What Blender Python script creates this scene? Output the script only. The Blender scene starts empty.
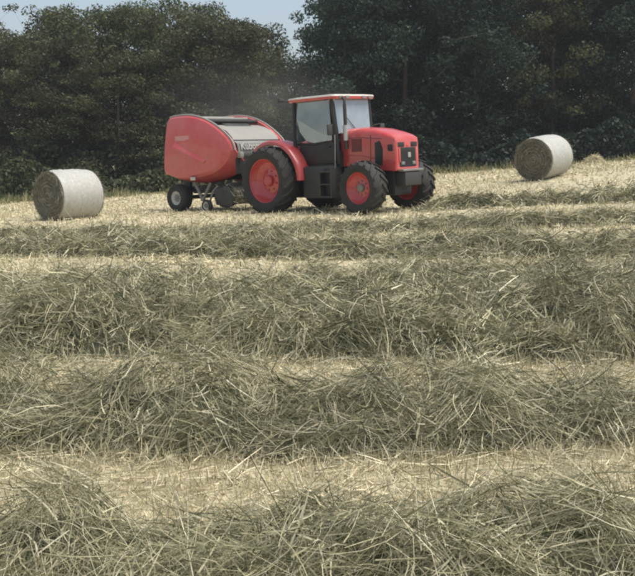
import bpy, bmesh, math, random
import numpy as np
from mathutils import Vector, Matrix
random.seed(7)
RNG = np.random.default_rng(11)
PI = math.pi
scene = bpy.context.scene
COL = scene.collection

# ------------------------------------------------------------------ camera
F_PX, W_PX, H_PX, EYE = 1000.0, 635.0, 576.0, 1.70
PITCH = math.atan(138.0 / F_PX)
cam_data = bpy.data.cameras.new('camera')
cam_data.sensor_fit = 'HORIZONTAL'
cam_data.sensor_width = 36.0
cam_data.lens = 36.0 * F_PX / W_PX
cam_data.clip_start = 0.05
cam_data.clip_end = 3000.0
cam = bpy.data.objects.new('camera', cam_data)
COL.objects.link(cam)
cam.location = (0, 0, EYE)
cam.rotation_euler = (PI / 2 - PITCH, 0, 0)
scene.camera = cam

# ------------------------------------------------------------------ world, sun, exposure
SUN_EL, SUN_AZ = math.radians(64), math.radians(105)      # azimuth measured from +Y towards +X
world = bpy.data.worlds.new('World')
scene.world = world
world.use_nodes = True
wn = world.node_tree
wn.nodes.clear()
sky = wn.nodes.new('ShaderNodeTexSky')
sky.sky_type = 'NISHITA'
sky.sun_disc = False
sky.sun_elevation = SUN_EL
sky.sun_rotation = SUN_AZ
sky.air_density = 1.0
sky.dust_density = 2.5
sky.ozone_density = 1.0
hs = wn.nodes.new('ShaderNodeHueSaturation')
hs.inputs['Saturation'].default_value = 0.75
bg = wn.nodes.new('ShaderNodeBackground')
bg.inputs['Strength'].default_value = 0.075
wo = wn.nodes.new('ShaderNodeOutputWorld')
wn.links.new(sky.outputs['Color'], hs.inputs['Color'])
wn.links.new(hs.outputs['Color'], bg.inputs['Color'])
wn.links.new(bg.outputs['Background'], wo.inputs['Surface'])

sun_data = bpy.data.lights.new('sun', 'SUN')
sun_data.energy = 2.0
sun_data.angle = math.radians(45)
sun_data.color = (1.0, 0.95, 0.88)
sun = bpy.data.objects.new('sun', sun_data)
COL.objects.link(sun)
to_sun = Vector((math.sin(SUN_AZ) * math.cos(SUN_EL), math.cos(SUN_AZ) * math.cos(SUN_EL), math.sin(SUN_EL)))
sun.rotation_euler = to_sun.to_track_quat('Z', 'Y').to_euler()
sun.location = to_sun * 60

scene.view_settings.view_transform = 'Standard'
scene.view_settings.look = 'None'
scene.view_settings.gamma = 1.0
scene.view_settings.exposure = 1.12
scene.view_settings.use_curve_mapping = False
scene.cycles.max_bounces = 6
scene.cycles.volume_bounces = 0
scene.cycles.diffuse_bounces = 2
scene.cycles.glossy_bounces = 3
scene.cycles.transmission_bounces = 6
scene.cycles.transparent_max_bounces = 12
scene.cycles.use_denoising = True
scene.cycles.filter_width = 2.6


# ------------------------------------------------------------------ terrain
def sst(a, b, t):
    t = np.clip((np.asarray(t, float) - a) / (b - a), 0, 1)
    return t * t * (3 - 2 * t)


def terr(x, y):
    """height of the field: flat near the camera, rising to the right farther off"""
    x = 30 * np.tanh(np.asarray(x, float) / 30)
    b = sst(24, 50, y)
    sl = .022 + .045 * b
    sr = np.interp(y, [5, 23, 26, 30, 36, 54], [.03, .050, .075, .124, .106, .067])
    w = 1.5
    sp = w * np.logaddexp(0, x / w) - w * math.log(2)
    return (sl * x + (sr - sl) * sp) * sst(5, 20, y) + .14 * sst(8, 22, y) - .09 * sst(27, 55, y)


def terrain_frame(x, y, yaw):
    e = 1.4
    gx = float(terr(x + e, y) - terr(x - e, y)) / (2 * e)
    gy = float(terr(x, y + e) - terr(x, y - e)) / (2 * e)
    n = Vector((-gx, -gy, 1)).normalized()
    h = Vector((math.cos(yaw), math.sin(yaw), 0))
    h = (h - n * h.dot(n)).normalized()
    l = n.cross(h)
    m = Matrix((h, l, n)).transposed().to_4x4()
    m.translation = Vector((x, y, float(terr(x, y))))
    return m


# smooth lattice noise
_lat = RNG.random((256, 256))


def vnoise(x, y):
    x = np.asarray(x, float) + 1000.0
    y = np.asarray(y, float) + 1000.0
    xi = np.floor(x).astype(int); yi = np.floor(y).astype(int)
    fx = x - xi; fy = y - yi
    fx = fx * fx * (3 - 2 * fx); fy = fy * fy * (3 - 2 * fy)
    a = _lat[xi % 256, yi % 256]; b = _lat[(xi + 1) % 256, yi % 256]
    c = _lat[xi % 256, (yi + 1) % 256]; d = _lat[(xi + 1) % 256, (yi + 1) % 256]
    return (a * (1 - fx) + b * fx) * (1 - fy) + (c * (1 - fx) + d * fx) * fy - .5


def fbm(x, y, o=3):
    s = 0; a = 1.0; f = 1.0
    for k in range(o):
        s = s + a * vnoise(x * f + 17.3 * k, y * f - 9.1 * k); a *= .5; f *= 2.03
    return s


# ------------------------------------------------------------------ materials
def new_mat(name):
    m = bpy.data.materials.new(name)
    m.use_nodes = True
    nt = m.node_tree
    nt.nodes.clear()
    out = nt.nodes.new('ShaderNodeOutputMaterial')
    return m, nt, out


def noise_node(nt, scale, detail=4, rough=.6, coord='Object'):
    tc = nt.nodes.new('ShaderNodeTexCoord')
    n = nt.nodes.new('ShaderNodeTexNoise')
    n.inputs['Scale'].default_value = scale
    n.inputs['Detail'].default_value = detail
    n.inputs['Roughness'].default_value = rough
    nt.links.new(tc.outputs[coord], n.inputs['Vector'])
    return n


def ramp(nt, src, stops):
    r = nt.nodes.new('ShaderNodeValToRGB')
    while len(r.color_ramp.elements) < len(stops):
        r.color_ramp.elements.new(.5)
    for e, (p, c) in zip(r.color_ramp.elements, stops):
        e.position = p
        e.color = (c[0], c[1], c[2], 1) if len(c) == 3 else c
    nt.links.new(src, r.inputs['Fac'])
    return r


def dusty(name, base, dust=(.42, .36, .24), amount=.35, rough=.4, metal=0.0, coat=0.0, scale=2.2, bump=0.0):
    """a painted, metal or rubber surface with uneven dust and wear on it"""
    m, nt, out = new_mat(name)
    p = nt.nodes.new('ShaderNodeBsdfPrincipled')
    n1 = noise_node(nt, scale, 6, .65)
    n2 = noise_node(nt, scale * 11, 4, .6)
    mm = nt.nodes.new('ShaderNodeMath'); mm.operation = 'MULTIPLY_ADD'
    nt.links.new(n2.outputs['Fac'], mm.inputs[0]); mm.inputs[1].default_value = .45
    nt.links.new(n1.outputs['Fac'], mm.inputs[2])
    r = ramp(nt, mm.outputs[0], [(.45, (0, 0, 0)), (.95, (1, 1, 1))])
    am = nt.nodes.new('ShaderNodeMath'); am.operation = 'MULTIPLY'
    nt.links.new(r.outputs['Color'], am.inputs[0]); am.inputs[1].default_value = amount
    mx = nt.nodes.new('ShaderNodeMixRGB')
    nt.links.new(am.outputs[0], mx.inputs['Fac'])
    mx.inputs['Color1'].default_value = (*base, 1)
    mx.inputs['Color2'].default_value = (*dust, 1)
    nt.links.new(mx.outputs['Color'], p.inputs['Base Color'])
    rr = nt.nodes.new('ShaderNodeMath'); rr.operation = 'MULTIPLY_ADD'
    nt.links.new(am.outputs[0], rr.inputs[0]); rr.inputs[1].default_value = .5; rr.inputs[2].default_value = rough
    nt.links.new(rr.outputs[0], p.inputs['Roughness'])
    p.inputs['Metallic'].default_value = metal
    p.inputs['Coat Weight'].default_value = coat
    if bump:
        b = nt.nodes.new('ShaderNodeBump'); b.inputs['Strength'].default_value = bump; b.inputs['Distance'].default_value = .01
        nt.links.new(n2.outputs['Fac'], b.inputs['Height']); nt.links.new(b.outputs['Normal'], p.inputs['Normal'])
    nt.links.new(p.outputs['BSDF'], out.inputs['Surface'])
    return m


def strand_mat(name, transl=.25):
    """per-strand colour stored on the mesh"""
    m, nt, out = new_mat(name)
    a = nt.nodes.new('ShaderNodeAttribute'); a.attribute_name = 'tint'
    d = nt.nodes.new('ShaderNodeBsdfDiffuse'); t = nt.nodes.new('ShaderNodeBsdfTranslucent')
    g = nt.nodes.new('ShaderNodeBsdfGlossy'); g.inputs['Roughness'].default_value = .45
    g.inputs['Color'].default_value = (.9, .9, .85, 1)
    nt.links.new(a.outputs['Color'], d.inputs['Color']); nt.links.new(a.outputs['Color'], t.inputs['Color'])
    mx = nt.nodes.new('ShaderNodeMixShader'); mx.inputs['Fac'].default_value = transl
    nt.links.new(d.outputs[0], mx.inputs[1]); nt.links.new(t.outputs[0], mx.inputs[2])
    m2 = nt.nodes.new('ShaderNodeMixShader'); m2.inputs['Fac'].default_value = .035
    nt.links.new(mx.outputs[0], m2.inputs[1]); nt.links.new(g.outputs[0], m2.inputs[2])
    nt.links.new(m2.outputs[0], out.inputs['Surface'])
    return m


M = {}
M['red'] = dusty('red_paint', (.52, .026, .028), (.50, .34, .28), .26, .30, 0, .6)
M['red_panel'] = dusty('red_panel_paint', (.56, .050, .055), (.58, .32, .29), .34, .33, 0, .45, 1.4)
M['red_dark'] = dusty('red_vent', (.16, .014, .016), (.3, .2, .15), .2, .5)
M['black'] = dusty('black_plastic', (.009, .009, .010), (.16, .145, .11), .14, .5)
M['char'] = dusty('charcoal_metal', (.017, .019, .020), (.22, .20, .16), .18, .5)
M['grey'] = dusty('grey_metal', (.17, .175, .17), (.36, .32, .24), .35, .45)
M['pale'] = dusty('pale_grey_sheet', (.24, .24, .22), (.36, .32, .24), .4, .38)
M['steel'] = dusty('bright_steel', (.55, .55, .54), (.4, .36, .28), .3, .3, .8)
M['tyre'] = dusty('tyre_rubber', (.012, .013, .013), (.20, .18, .14), .20, .75, 0, 0, 3.0, .3)
M['white'] = dusty('cream_white', (.56, .54, .48), (.45, .40, .31), .3, .4)
M['decal'] = dusty('faded_pale_red_decal', (.62, .26, .25), (.5, .38, .32), .3, .45)
M['rim_white'] = dusty('pale_rim', (.58, .57, .54), (.4, .36, .28), .35, .45)
M['letter'] = dusty('worn_lettering', (.42, .42, .40), (.32, .30, .24), .4, .5)
M['lens'] = dusty('lamp_lens', (.20, .19, .19), (.3, .27, .2), .15, .12)
M['amber'] = dusty('amber_lens', (.6, .2, .02), (.4, .3, .2), .15, .2)
M['cloth'] = dusty('seat_cloth', (.05, .05, .055), (.2, .18, .14), .2, .8)


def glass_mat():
    m, nt, out = new_mat('cab_glass_sky_sheen')
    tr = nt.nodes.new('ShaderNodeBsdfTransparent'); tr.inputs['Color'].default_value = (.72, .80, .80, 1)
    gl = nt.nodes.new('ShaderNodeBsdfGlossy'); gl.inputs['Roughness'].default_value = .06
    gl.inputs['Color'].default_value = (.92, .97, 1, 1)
    sky_sheen = nt.nodes.new('ShaderNodeBsdfDiffuse'); sky_sheen.inputs['Color'].default_value = (.40, .48, .52, 1)  # blue-grey diffuse film imitates the sky's reflection in the panes
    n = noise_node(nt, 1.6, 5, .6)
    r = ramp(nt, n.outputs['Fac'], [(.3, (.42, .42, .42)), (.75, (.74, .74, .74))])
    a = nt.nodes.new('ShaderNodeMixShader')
    nt.links.new(r.outputs['Color'], a.inputs['Fac']); nt.links.new(tr.outputs[0], a.inputs[1]); nt.links.new(sky_sheen.outputs[0], a.inputs[2])
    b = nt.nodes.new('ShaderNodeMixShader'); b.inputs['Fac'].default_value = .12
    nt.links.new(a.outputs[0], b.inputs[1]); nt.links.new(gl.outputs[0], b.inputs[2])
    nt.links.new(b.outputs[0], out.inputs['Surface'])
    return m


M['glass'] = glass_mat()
M['strand'] = strand_mat('hay_strands', .12)


def ground_mat():
    m, nt, out = new_mat('mown_field')
    p = nt.nodes.new('ShaderNodeBsdfPrincipled'); p.inputs['Roughness'].default_value = .95
    n1 = noise_node(nt, .35, 5, .6); n2 = noise_node(nt, 9.0, 6, .7)
    r1 = ramp(nt, n1.outputs['Fac'], [(.3, (.50, .44, .28)), (.7, (.62, .555, .375))])
    r2 = ramp(nt, n2.outputs['Fac'], [(.3, (.45, .44, .40)), (.65, (1, 1, 1))])
    mx = nt.nodes.new('ShaderNodeMixRGB'); mx.blend_type = 'MULTIPLY'; mx.inputs['Fac'].default_value = .8
    nt.links.new(r1.outputs['Color'], mx.inputs['Color1']); nt.links.new(r2.outputs['Color'], mx.inputs['Color2'])
    nt.links.new(mx.outputs['Color'], p.inputs['Base Color'])
    b = nt.nodes.new('ShaderNodeBump'); b.inputs['Strength'].default_value = .7; b.inputs['Distance'].default_value = .04
    nt.links.new(n2.outputs['Fac'], b.inputs['Height']); nt.links.new(b.outputs['Normal'], p.inputs['Normal'])
    nt.links.new(p.outputs['BSDF'], out.inputs['Surface'])
    return m


M['ground'] = ground_mat()


def leaf_mat(name):
    m, nt, out = new_mat(name)
    a = nt.nodes.new('ShaderNodeAttribute'); a.attribute_name = 'tint'
    oi = nt.nodes.new('ShaderNodeObjectInfo')
    hsv = nt.nodes.new('ShaderNodeHueSaturation')
    mr = nt.nodes.new('ShaderNodeMapRange'); mr.inputs['To Min'].default_value = .475; mr.inputs['To Max'].default_value = .515
    nt.links.new(oi.outputs['Random'], mr.inputs['Value']); nt.links.new(mr.outputs[0], hsv.inputs['Hue'])
    mv = nt.nodes.new('ShaderNodeMapRange'); mv.inputs['To Min'].default_value = .8; mv.inputs['To Max'].default_value = 1.2
    nt.links.new(oi.outputs['Random'], mv.inputs['Value']); nt.links.new(mv.outputs[0], hsv.inputs['Value'])
    nt.links.new(a.outputs['Color'], hsv.inputs['Color'])
    d = nt.nodes.new('ShaderNodeBsdfDiffuse'); t = nt.nodes.new('ShaderNodeBsdfTranslucent')
    nt.links.new(hsv.outputs[0], d.inputs['Color']); nt.links.new(hsv.outputs[0], t.inputs['Color'])
    mx = nt.nodes.new('ShaderNodeMixShader'); mx.inputs['Fac'].default_value = .3
    nt.links.new(d.outputs[0], mx.inputs[1]); nt.links.new(t.outputs[0], mx.inputs[2])
    g = nt.nodes.new('ShaderNodeBsdfGlossy'); g.inputs['Roughness'].default_value = .4
    m2 = nt.nodes.new('ShaderNodeMixShader'); m2.inputs['Fac'].default_value = .012
    nt.links.new(mx.outputs[0], m2.inputs[1]); nt.links.new(g.outputs[0], m2.inputs[2])
    nt.links.new(m2.outputs[0], out.inputs['Surface'])
    return m


M['leaf'] = leaf_mat('leaves')
M['bark'] = dusty('bark', (.075, .062, .048), (.13, .12, .09), .6, .9, 0, 0, 4.0, .6)


# ------------------------------------------------------------------ mesh helpers
def tagp(o, label=None, cat=None, group=None, kind=None):
    if label: o['label'] = label
    if cat: o['category'] = cat
    if group: o['group'] = group
    if kind: o['kind'] = kind
    return o


def empty(name, matrix, label, cat, group=None):
    o = bpy.data.objects.new(name, None)
    COL.objects.link(o)
    o.empty_display_size = .3
    o.matrix_world = matrix
    return tagp(o, label, cat, group)


def link_mesh(name, me, parent=None, loc=None):
    o = bpy.data.objects.new(name, me)
    COL.objects.link(o)
    if parent is not None: o.parent = parent
    if loc is not None: o.location = loc
    return o


def np_mesh(name, V, Q, mat, tint=None, smooth=False):
    """mesh from arrays: V (n,3), Q (m,3|4)"""
    me = bpy.data.meshes.new(name)
    V = np.ascontiguousarray(V, np.float32); Q = np.ascontiguousarray(Q, np.int32)
    k = Q.shape[1]
    me.vertices.add(len(V)); me.vertices.foreach_set('co', V.ravel())
    me.loops.add(Q.size); me.loops.foreach_set('vertex_index', Q.ravel())
    me.polygons.add(len(Q))
    me.polygons.foreach_set('loop_start', np.arange(0, Q.size, k, dtype=np.int32))
    me.polygons.foreach_set('loop_total', np.full(len(Q), k, np.int32))
    if smooth: me.polygons.foreach_set('use_smooth', np.ones(len(Q), bool))
    if tint is not None:
        at = me.attributes.new('tint', 'FLOAT_COLOR', 'POINT')
        c = np.ones((len(V), 4), np.float32); c[:, :3] = tint
        at.data.foreach_set('color', c.ravel())
    me.update(calc_edges=True)
    me.materials.append(mat)
    return me


class MB:
    def __init__(s):
        s.v = []; s.f = []

    def add(s, vs, fs):
        o = len(s.v); s.v += [tuple(v) for v in vs]; s.f += [tuple(i + o for i in f) for f in fs]; return s

    def box(s, c, d, rot=None):
        x, y, z = d[0] / 2, d[1] / 2, d[2] / 2
        vs = [Vector((a * x, b * y, e * z)) for a in (-1, 1) for b in (-1, 1) for e in (-1, 1)]
        if rot is not None: vs = [rot @ v for v in vs]
        vs = [v + Vector(c) for v in vs]
        return s.add(vs, [(0, 1, 3, 2), (4, 6, 7, 5), (0, 4, 5, 1), (2, 3, 7, 6), (0, 2, 6, 4), (1, 5, 7, 3)])

    def rbox(s, c, d, r=.03):
        b = bmesh.new()
        bmesh.ops.create_cube(b, size=1)
        for v in b.verts: v.co = Vector((v.co.x * d[0], v.co.y * d[1], v.co.z * d[2]))
        bmesh.ops.bevel(b, geom=b.edges[:], offset=min(r, min(d) * .45), segments=2, profile=.6, affect='EDGES')
        b.verts.ensure_lookup_table()
        vs = [v.co + Vector(c) for v in b.verts]; fs = [[v.index for v in f.verts] for f in b.faces]
        b.free()
        return s.add(vs, fs)

    def tube(s, pts, r, n=8, cap=True):
        pts = [Vector(p) for p in pts]
        rs = r if isinstance(r, (list, tuple)) else [r] * len(pts)
        o = len(s.v); up = Vector((0, 0, 1))
        for i, p in enumerate(pts):
            d = (pts[min(i + 1, len(pts) - 1)] - pts[max(i - 1, 0)]).normalized()
            a = d.cross(up if abs(d.z) < .95 else Vector((1, 0, 0))).normalized(); b = d.cross(a)
            for k in range(n):
                t = 2 * PI * k / n
                s.v.append(tuple(p + (a * math.cos(t) + b * math.sin(t)) * rs[i]))
        for i in range(len(pts) - 1):
            for k in range(n):
                s.f.append((o + i * n + k, o + i * n + (k + 1) % n, o + (i + 1) * n + (k + 1) % n, o + (i + 1) * n + k))
        if cap:
            s.f.append(tuple(o + k for k in range(n))[::-1]); e = o + (len(pts) - 1) * n
            s.f.append(tuple(e + k for k in range(n)))
        return s

    def lathe_y(s, prof, n=40, c=(0, 0, 0), close=False):
        """profile [(radius, y)] turned round the Y axis"""
        o = len(s.v); m = len(prof)
        for k in range(n):
            t = 2 * PI * k / n
            for r, y in prof: s.v.append((c[0] + r * math.cos(t), c[1] + y, c[2] + r * math.sin(t)))
        for k in range(n):
            k2 = (k + 1) % n
            for j in range(m - 1 + (1 if close else 0)):
                j2 = (j + 1) % m
                s.f.append((o + k * m + j, o + k * m + j2, o + k2 * m + j2, o + k2 * m + j))
        return s

    def loft(s, rings, cap=True, closed=True):
        o = len(s.v); n = len(rings[0])
        for r in rings: s.v += [tuple(p) for p in r]
        for i in range(len(rings) - 1):
            for k in range(n if closed else n - 1):
                s.f.append((o + i * n + k, o + i * n + (k + 1) % n, o + (i + 1) * n + (k + 1) % n, o + (i + 1) * n + k))
        if cap:
            s.f.append(tuple(o + k for k in range(n))[::-1])
            e = o + (len(rings) - 1) * n
            s.f.append(tuple(e + k for k in range(n)))
        return s

    def build(s, name, mat, parent=None, smooth=False, bevel=0.0, loc=None, angle=35):
        b = bmesh.new()
        vs = [b.verts.new(v) for v in s.v]
        for f in s.f:
            try: b.faces.new([vs[i] for i in f])
            except ValueError: pass
        bmesh.ops.recalc_face_normals(b, faces=b.faces[:])
        if bevel:
            es = [e for e in b.edges if len(e.link_faces) == 2 and e.calc_face_angle(0) > math.radians(30)]
            bmesh.ops.bevel(b, geom=es, offset=bevel, segments=2, profile=.6, affect='EDGES', clamp_overlap=True)
        me = bpy.data.meshes.new(name)
        b.to_mesh(me); b.free()
        me.materials.append(mat)
        if smooth or bevel:
            me.polygons.foreach_set('use_smooth', [True] * len(me.polygons))
            try: me.set_sharp_from_angle(angle=math.radians(angle))
            except Exception: pass
        return link_mesh(name, me, parent, loc)


def copy_tree(o, parent=None):
    c = o.copy(); COL.objects.link(c); c.parent = parent
    for ch in o.children: copy_tree(ch, c)
    return c


# ------------------------------------------------------------------ strands
PAL_HAY = np.array([(.46, .425, .265), (.33, .31, .185), (.215, .21, .115), (.115, .12, .06), (.44, .415, .285), (.68, .64, .45)])
HAY_P = np.array([.2, .2, .21, .18, .13, .08])
PAL_STRAW = np.array([(.68, .60, .40), (.60, .525, .335), (.50, .44, .27), (.76, .69, .49), (.42, .385, .235)])


def strand_arrays(root, d, length, width, bend, seg, rng, lift=None):
    """curved ribbons: root (n,3), unit direction d (n,3), bend = total turn in radians"""
    n = len(root)
    rv = rng.normal(size=(n, 3)); rv[:, 2] *= .6
    ax = np.cross(d, rv); ax /= np.linalg.norm(ax, axis=1)[:, None] + 1e-9        # bending axis
    pts = np.zeros((n, seg + 1, 3)); pts[:, 0] = root
    cur = d.copy(); th = (bend / seg)[:, None]
    for k in range(seg):
        pts[:, k + 1] = pts[:, k] + cur * (length / seg)[:, None]
        cur = cur * np.cos(th) + np.cross(ax, cur) * np.sin(th)
    if lift is not None: pts[:, :, 2] = np.maximum(pts[:, :, 2], lift[:, None])
    rv2 = rng.normal(size=(n, 3))
    side = np.cross(d, rv2); side /= np.linalg.norm(side, axis=1)[:, None] + 1e-9
    taper = np.linspace(1, .45, seg + 1)
    off = side[:, None, :] * (width[:, None] * taper[None])[:, :, None] * .5
    V = np.stack([pts - off, pts + off], 2).reshape(-1, 3)                        # n*(seg+1)*2
    base = (np.arange(n) * (seg + 1) * 2)[:, None] + (np.arange(seg) * 2)[None]
    Q = np.stack([base, base + 1, base + 3, base + 2], -1).reshape(-1, 4)
    return V, Q


def join(parts):
    Vs, Qs, Cs = [], [], []; o = 0
    for V, Q, C in parts:
        Vs.append(V); Qs.append(Q + o); Cs.append(C); o += len(V)
    return np.concatenate(Vs), np.concatenate(Qs), np.concatenate(Cs)


# ================================================================== SETTING
# windrows: y0, slope (dy/dx), half width, height, x from, x to, density factor, label
ROWS = [
    (3.78, .00, .50, .24, -2.6, 2.6, 'loose tangled hay windrow running along the bottom edge, nearest the camera'),
    (5.98, .03, .50, .27, -3.6, 3.6, 'grey-green hay windrow between the two foreground strips of pale stubble'),
    (8.62, -.02, .68, .36, -5.0, 5.0, 'tallest broad hay windrow in the middle of the field, dark along its near foot'),
    (10.25, -.05, .80, .27, -6.0, 6.0, 'flatter hay windrow lying directly behind the tallest one'),
    (12.9, -.10, .62, .12, .6, 7.2, 'thin loose spread of hay on the right between two fuller windrows'),
    (15.6, -.24, .62, .20, -8.5, 8.5, 'hay windrow slanting nearer on the right, behind the narrow stubble strip'),
    (19.0, -.04, .42, .15, -10.5, 10.5, 'thin low hay windrow closest in front of the baler and left bale'),
    (24.2, -.02, .42, .21, 2.3, 12.5, 'short green hay windrow running right from the tractor front wheels'),
]


def row_center(i, x):
    y0, sl = ROWS[i][0], ROWS[i][1]
    return y0 + sl * x + .42 * fbm(np.asarray(x) * .45 + 31 * i, np.full(np.shape(x), 3.3 * i), 2) * min(1, y0 / 8)


def row_w(i, x):
    return ROWS[i][2] * (1 + .40 * fbm(np.asarray(x) * .7 + 5 * i, np.full(np.shape(x), 7.7 + i), 2))


def row_h(i, x, y):
    y0, sl, hw, h, x0, x1, _ = ROWS[i]
    x = np.asarray(x, float); y = np.asarray(y, float)
    t = np.abs(y - row_center(i, x)) / row_w(i, x)
    prof = np.clip(1 - t ** 3, 0, 1) ** .75
    lump = 1 + .7 * fbm(x * 1.3 + 9 * i, y * 1.7, 2) + 1.25 * fbm(x * 3.0 + 4 * i, y * 3.8, 2)
    end = sst(0, .7, x - x0) * sst(0, .7, x1 - x)
    return h * prof * np.clip(lump, .3, 1.8) * end


def hay_h(x, y):
    z = 0
    for i in range(len(ROWS)): z = np.maximum(z, row_h(i, x, y))
    return z


def build_ground():
    ys = np.concatenate([[-240, -120, -60, -30, -10, -3], np.arange(0, 30, .5), np.arange(30, 70, 2), [75, 85, 100, 130, 180, 240]])
    xs = np.concatenate([[-240, -160, -110, -70, -50], np.arange(-36, 36.1, 1.0), [50, 70, 110, 160, 240]])
    X, Y = np.meshgrid(xs, ys)
    Z = terr(X, Y) + .02 * fbm(X * .8, Y * .8, 2)
    V = np.stack([X, Y, Z], -1).reshape(-1, 3)
    nx = len(xs); i, j = np.meshgrid(np.arange(len(ys) - 1), np.arange(nx - 1), indexing='ij')
    a = (i * nx + j).ravel()
    Q = np.stack([a, a + 1, a + nx + 1, a + nx], -1)
    o = link_mesh('field', np_mesh('field', V, Q, M['ground'], smooth=True))
    tagp(o, 'pale mown hay field rising gently to the right', kind='structure')


build_ground()


def build_windrow(i):
    y0, sl, hw, h, x0, x1, label = ROWS[i]
    rng = np.random.default_rng(100 + i)
    dist = y0
    near = dist < 12
    # core, coloured dark to put shade into the gaps between stalks
    st = .06 if near else .14
    xs = np.arange(x0, x1, st); ts = np.linspace(-1.02, 1.02, 30 if near else 16)
    X, T = np.meshgrid(xs, ts); Y = row_center(i, X) + T * row_w(i, X)
    Hh = row_h(i, X, Y)
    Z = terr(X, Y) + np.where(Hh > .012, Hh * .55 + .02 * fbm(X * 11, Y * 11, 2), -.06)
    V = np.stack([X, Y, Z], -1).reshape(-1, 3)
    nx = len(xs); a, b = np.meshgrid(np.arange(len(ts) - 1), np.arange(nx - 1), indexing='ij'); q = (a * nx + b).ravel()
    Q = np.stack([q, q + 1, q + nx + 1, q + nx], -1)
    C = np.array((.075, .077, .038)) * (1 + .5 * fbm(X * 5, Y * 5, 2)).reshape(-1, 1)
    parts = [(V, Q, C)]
    # strands
    width0 = .0039 * max(1, dist / 5.0) ** .75
    lenk = min(max(1, dist / 9) ** .5, 1.2)
    area = (x1 - x0) * hw * 2.1
    target = 5.2 * area / (width0 * .24 * lenk)
    nlock = int(target * .62 / 14); nfree = int(target * .38)
    # locks: bundles of stalks lying the same way
    lx = rng.uniform(x0, x1, nlock); lt = np.where(rng.random(nlock) < .22, rng.uniform(-1.04, -.70, nlock), rng.uniform(-.98, .95, nlock))
    ly = row_center(i, lx) + lt * row_w(i, lx)
    flow = 3.2 * fbm(lx * .9 + 50, ly * 1.1, 2) * 2 + rng.normal(0, .55, nlock)
    flow = np.where(rng.random(nlock) < .25, rng.uniform(0, 2 * PI, nlock), flow)
    lz = rng.gamma(1.2, .020, nlock) * (1 + .8 * (h > .25))
    lb = rng.normal(0, 1.6, nlock)
    lc = rng.choice(6, nlock, p=HAY_P)
    lbr = rng.uniform(.8, 1.15, nlock) * (1 + .5 * fbm(lx * 2.2 + 70, ly * 2.6, 2))
    k = 14
    idx = np.repeat(np.arange(nlock), k)
    n1 = len(idx)
    px = lx[idx] + rng.normal(0, .045 * lenk, n1); py = ly[idx] + rng.normal(0, .045 * lenk, n1)
    ang = flow[idx] + rng.normal(0, .28, n1); oz = lz[idx] + rng.normal(0, .012, n1)
    bd = lb[idx] + rng.normal(0, .45, n1)
    cc = np.where(rng.random(n1) < .55, lc[idx], rng.choice(6, n1, p=HAY_P)); br = lbr[idx] * rng.uniform(.85, 1.15, n1)
    up = rng.normal(-.02, .17, n1)
    # free stalks
    fx = rng.uniform(x0, x1, nfree); ft = np.where(rng.random(nfree) < .09, rng.normal(0, 1.15, nfree), np.where(rng.random(nfree) < .2, rng.uniform(-1.08, -.7, nfree), rng.uniform(-1.0, .95, nfree))).clip(-2.6, 2.6)
    px = np.concatenate([px, fx]); py = np.concatenate([py, row_center(i, fx) + ft * row_w(i, fx)])
    ang = np.concatenate([ang, rng.uniform(0, 2 * PI, nfree)]); oz = np.concatenate([oz, rng.gamma(1.2, .022, nfree)])
    bd = np.concatenate([bd, rng.normal(0, 1.3, nfree)]); up = np.concatenate([up, rng.normal(.0, .24, nfree)])
    cc = np.concatenate([cc, rng.choice(6, nfree, p=HAY_P)]); br = np.concatenate([br, rng.uniform(.7, 1.25, nfree)])
    n = len(px)
    g = terr(px, py); hh = row_h(i, px, py)
    root = np.stack([px, py, g + hh * np.where(rng.random(n) < .42, rng.uniform(.5, 1, n), 1) + oz - .015], -1)
    # lie along the mound surface
    e = .05
    sx = (row_h(i, px + e, py) - hh) / e; sy = (row_h(i, px, py + e) - hh) / e
    ca, sa = np.cos(ang), np.sin(ang)
    slope = np.clip(sx * ca + sy * sa, -.9, .45)
    d = np.stack([ca, sa, slope + up], -1); d /= np.linalg.norm(d, axis=1)[:, None]
    L = np.where(rng.random(n) < .12, rng.gamma(8, .045, n), rng.gamma(6, .031, n)).clip(.06, .55) * lenk
    Wd = width0 * np.where(rng.random(n) < .12, rng.uniform(1.6, 2.4, n), rng.uniform(.5, 1.3, n))
    V, Q = strand_arrays(root, d, L, Wd, bd, 4 if near else 3, rng, g + .004)
    C = (PAL_HAY[cc] * br[:, None])
    C = np.repeat(C, (5 if near else 4) * 2, axis=0)
    parts.append((V, Q, C))
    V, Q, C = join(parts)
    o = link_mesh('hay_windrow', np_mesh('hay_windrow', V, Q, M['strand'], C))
    tagp(o, label, 'windrow', 'windrows of cut hay', 'stuff')
    return n


tot = 0
for i in range(len(ROWS)): tot += build_windrow(i)


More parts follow.
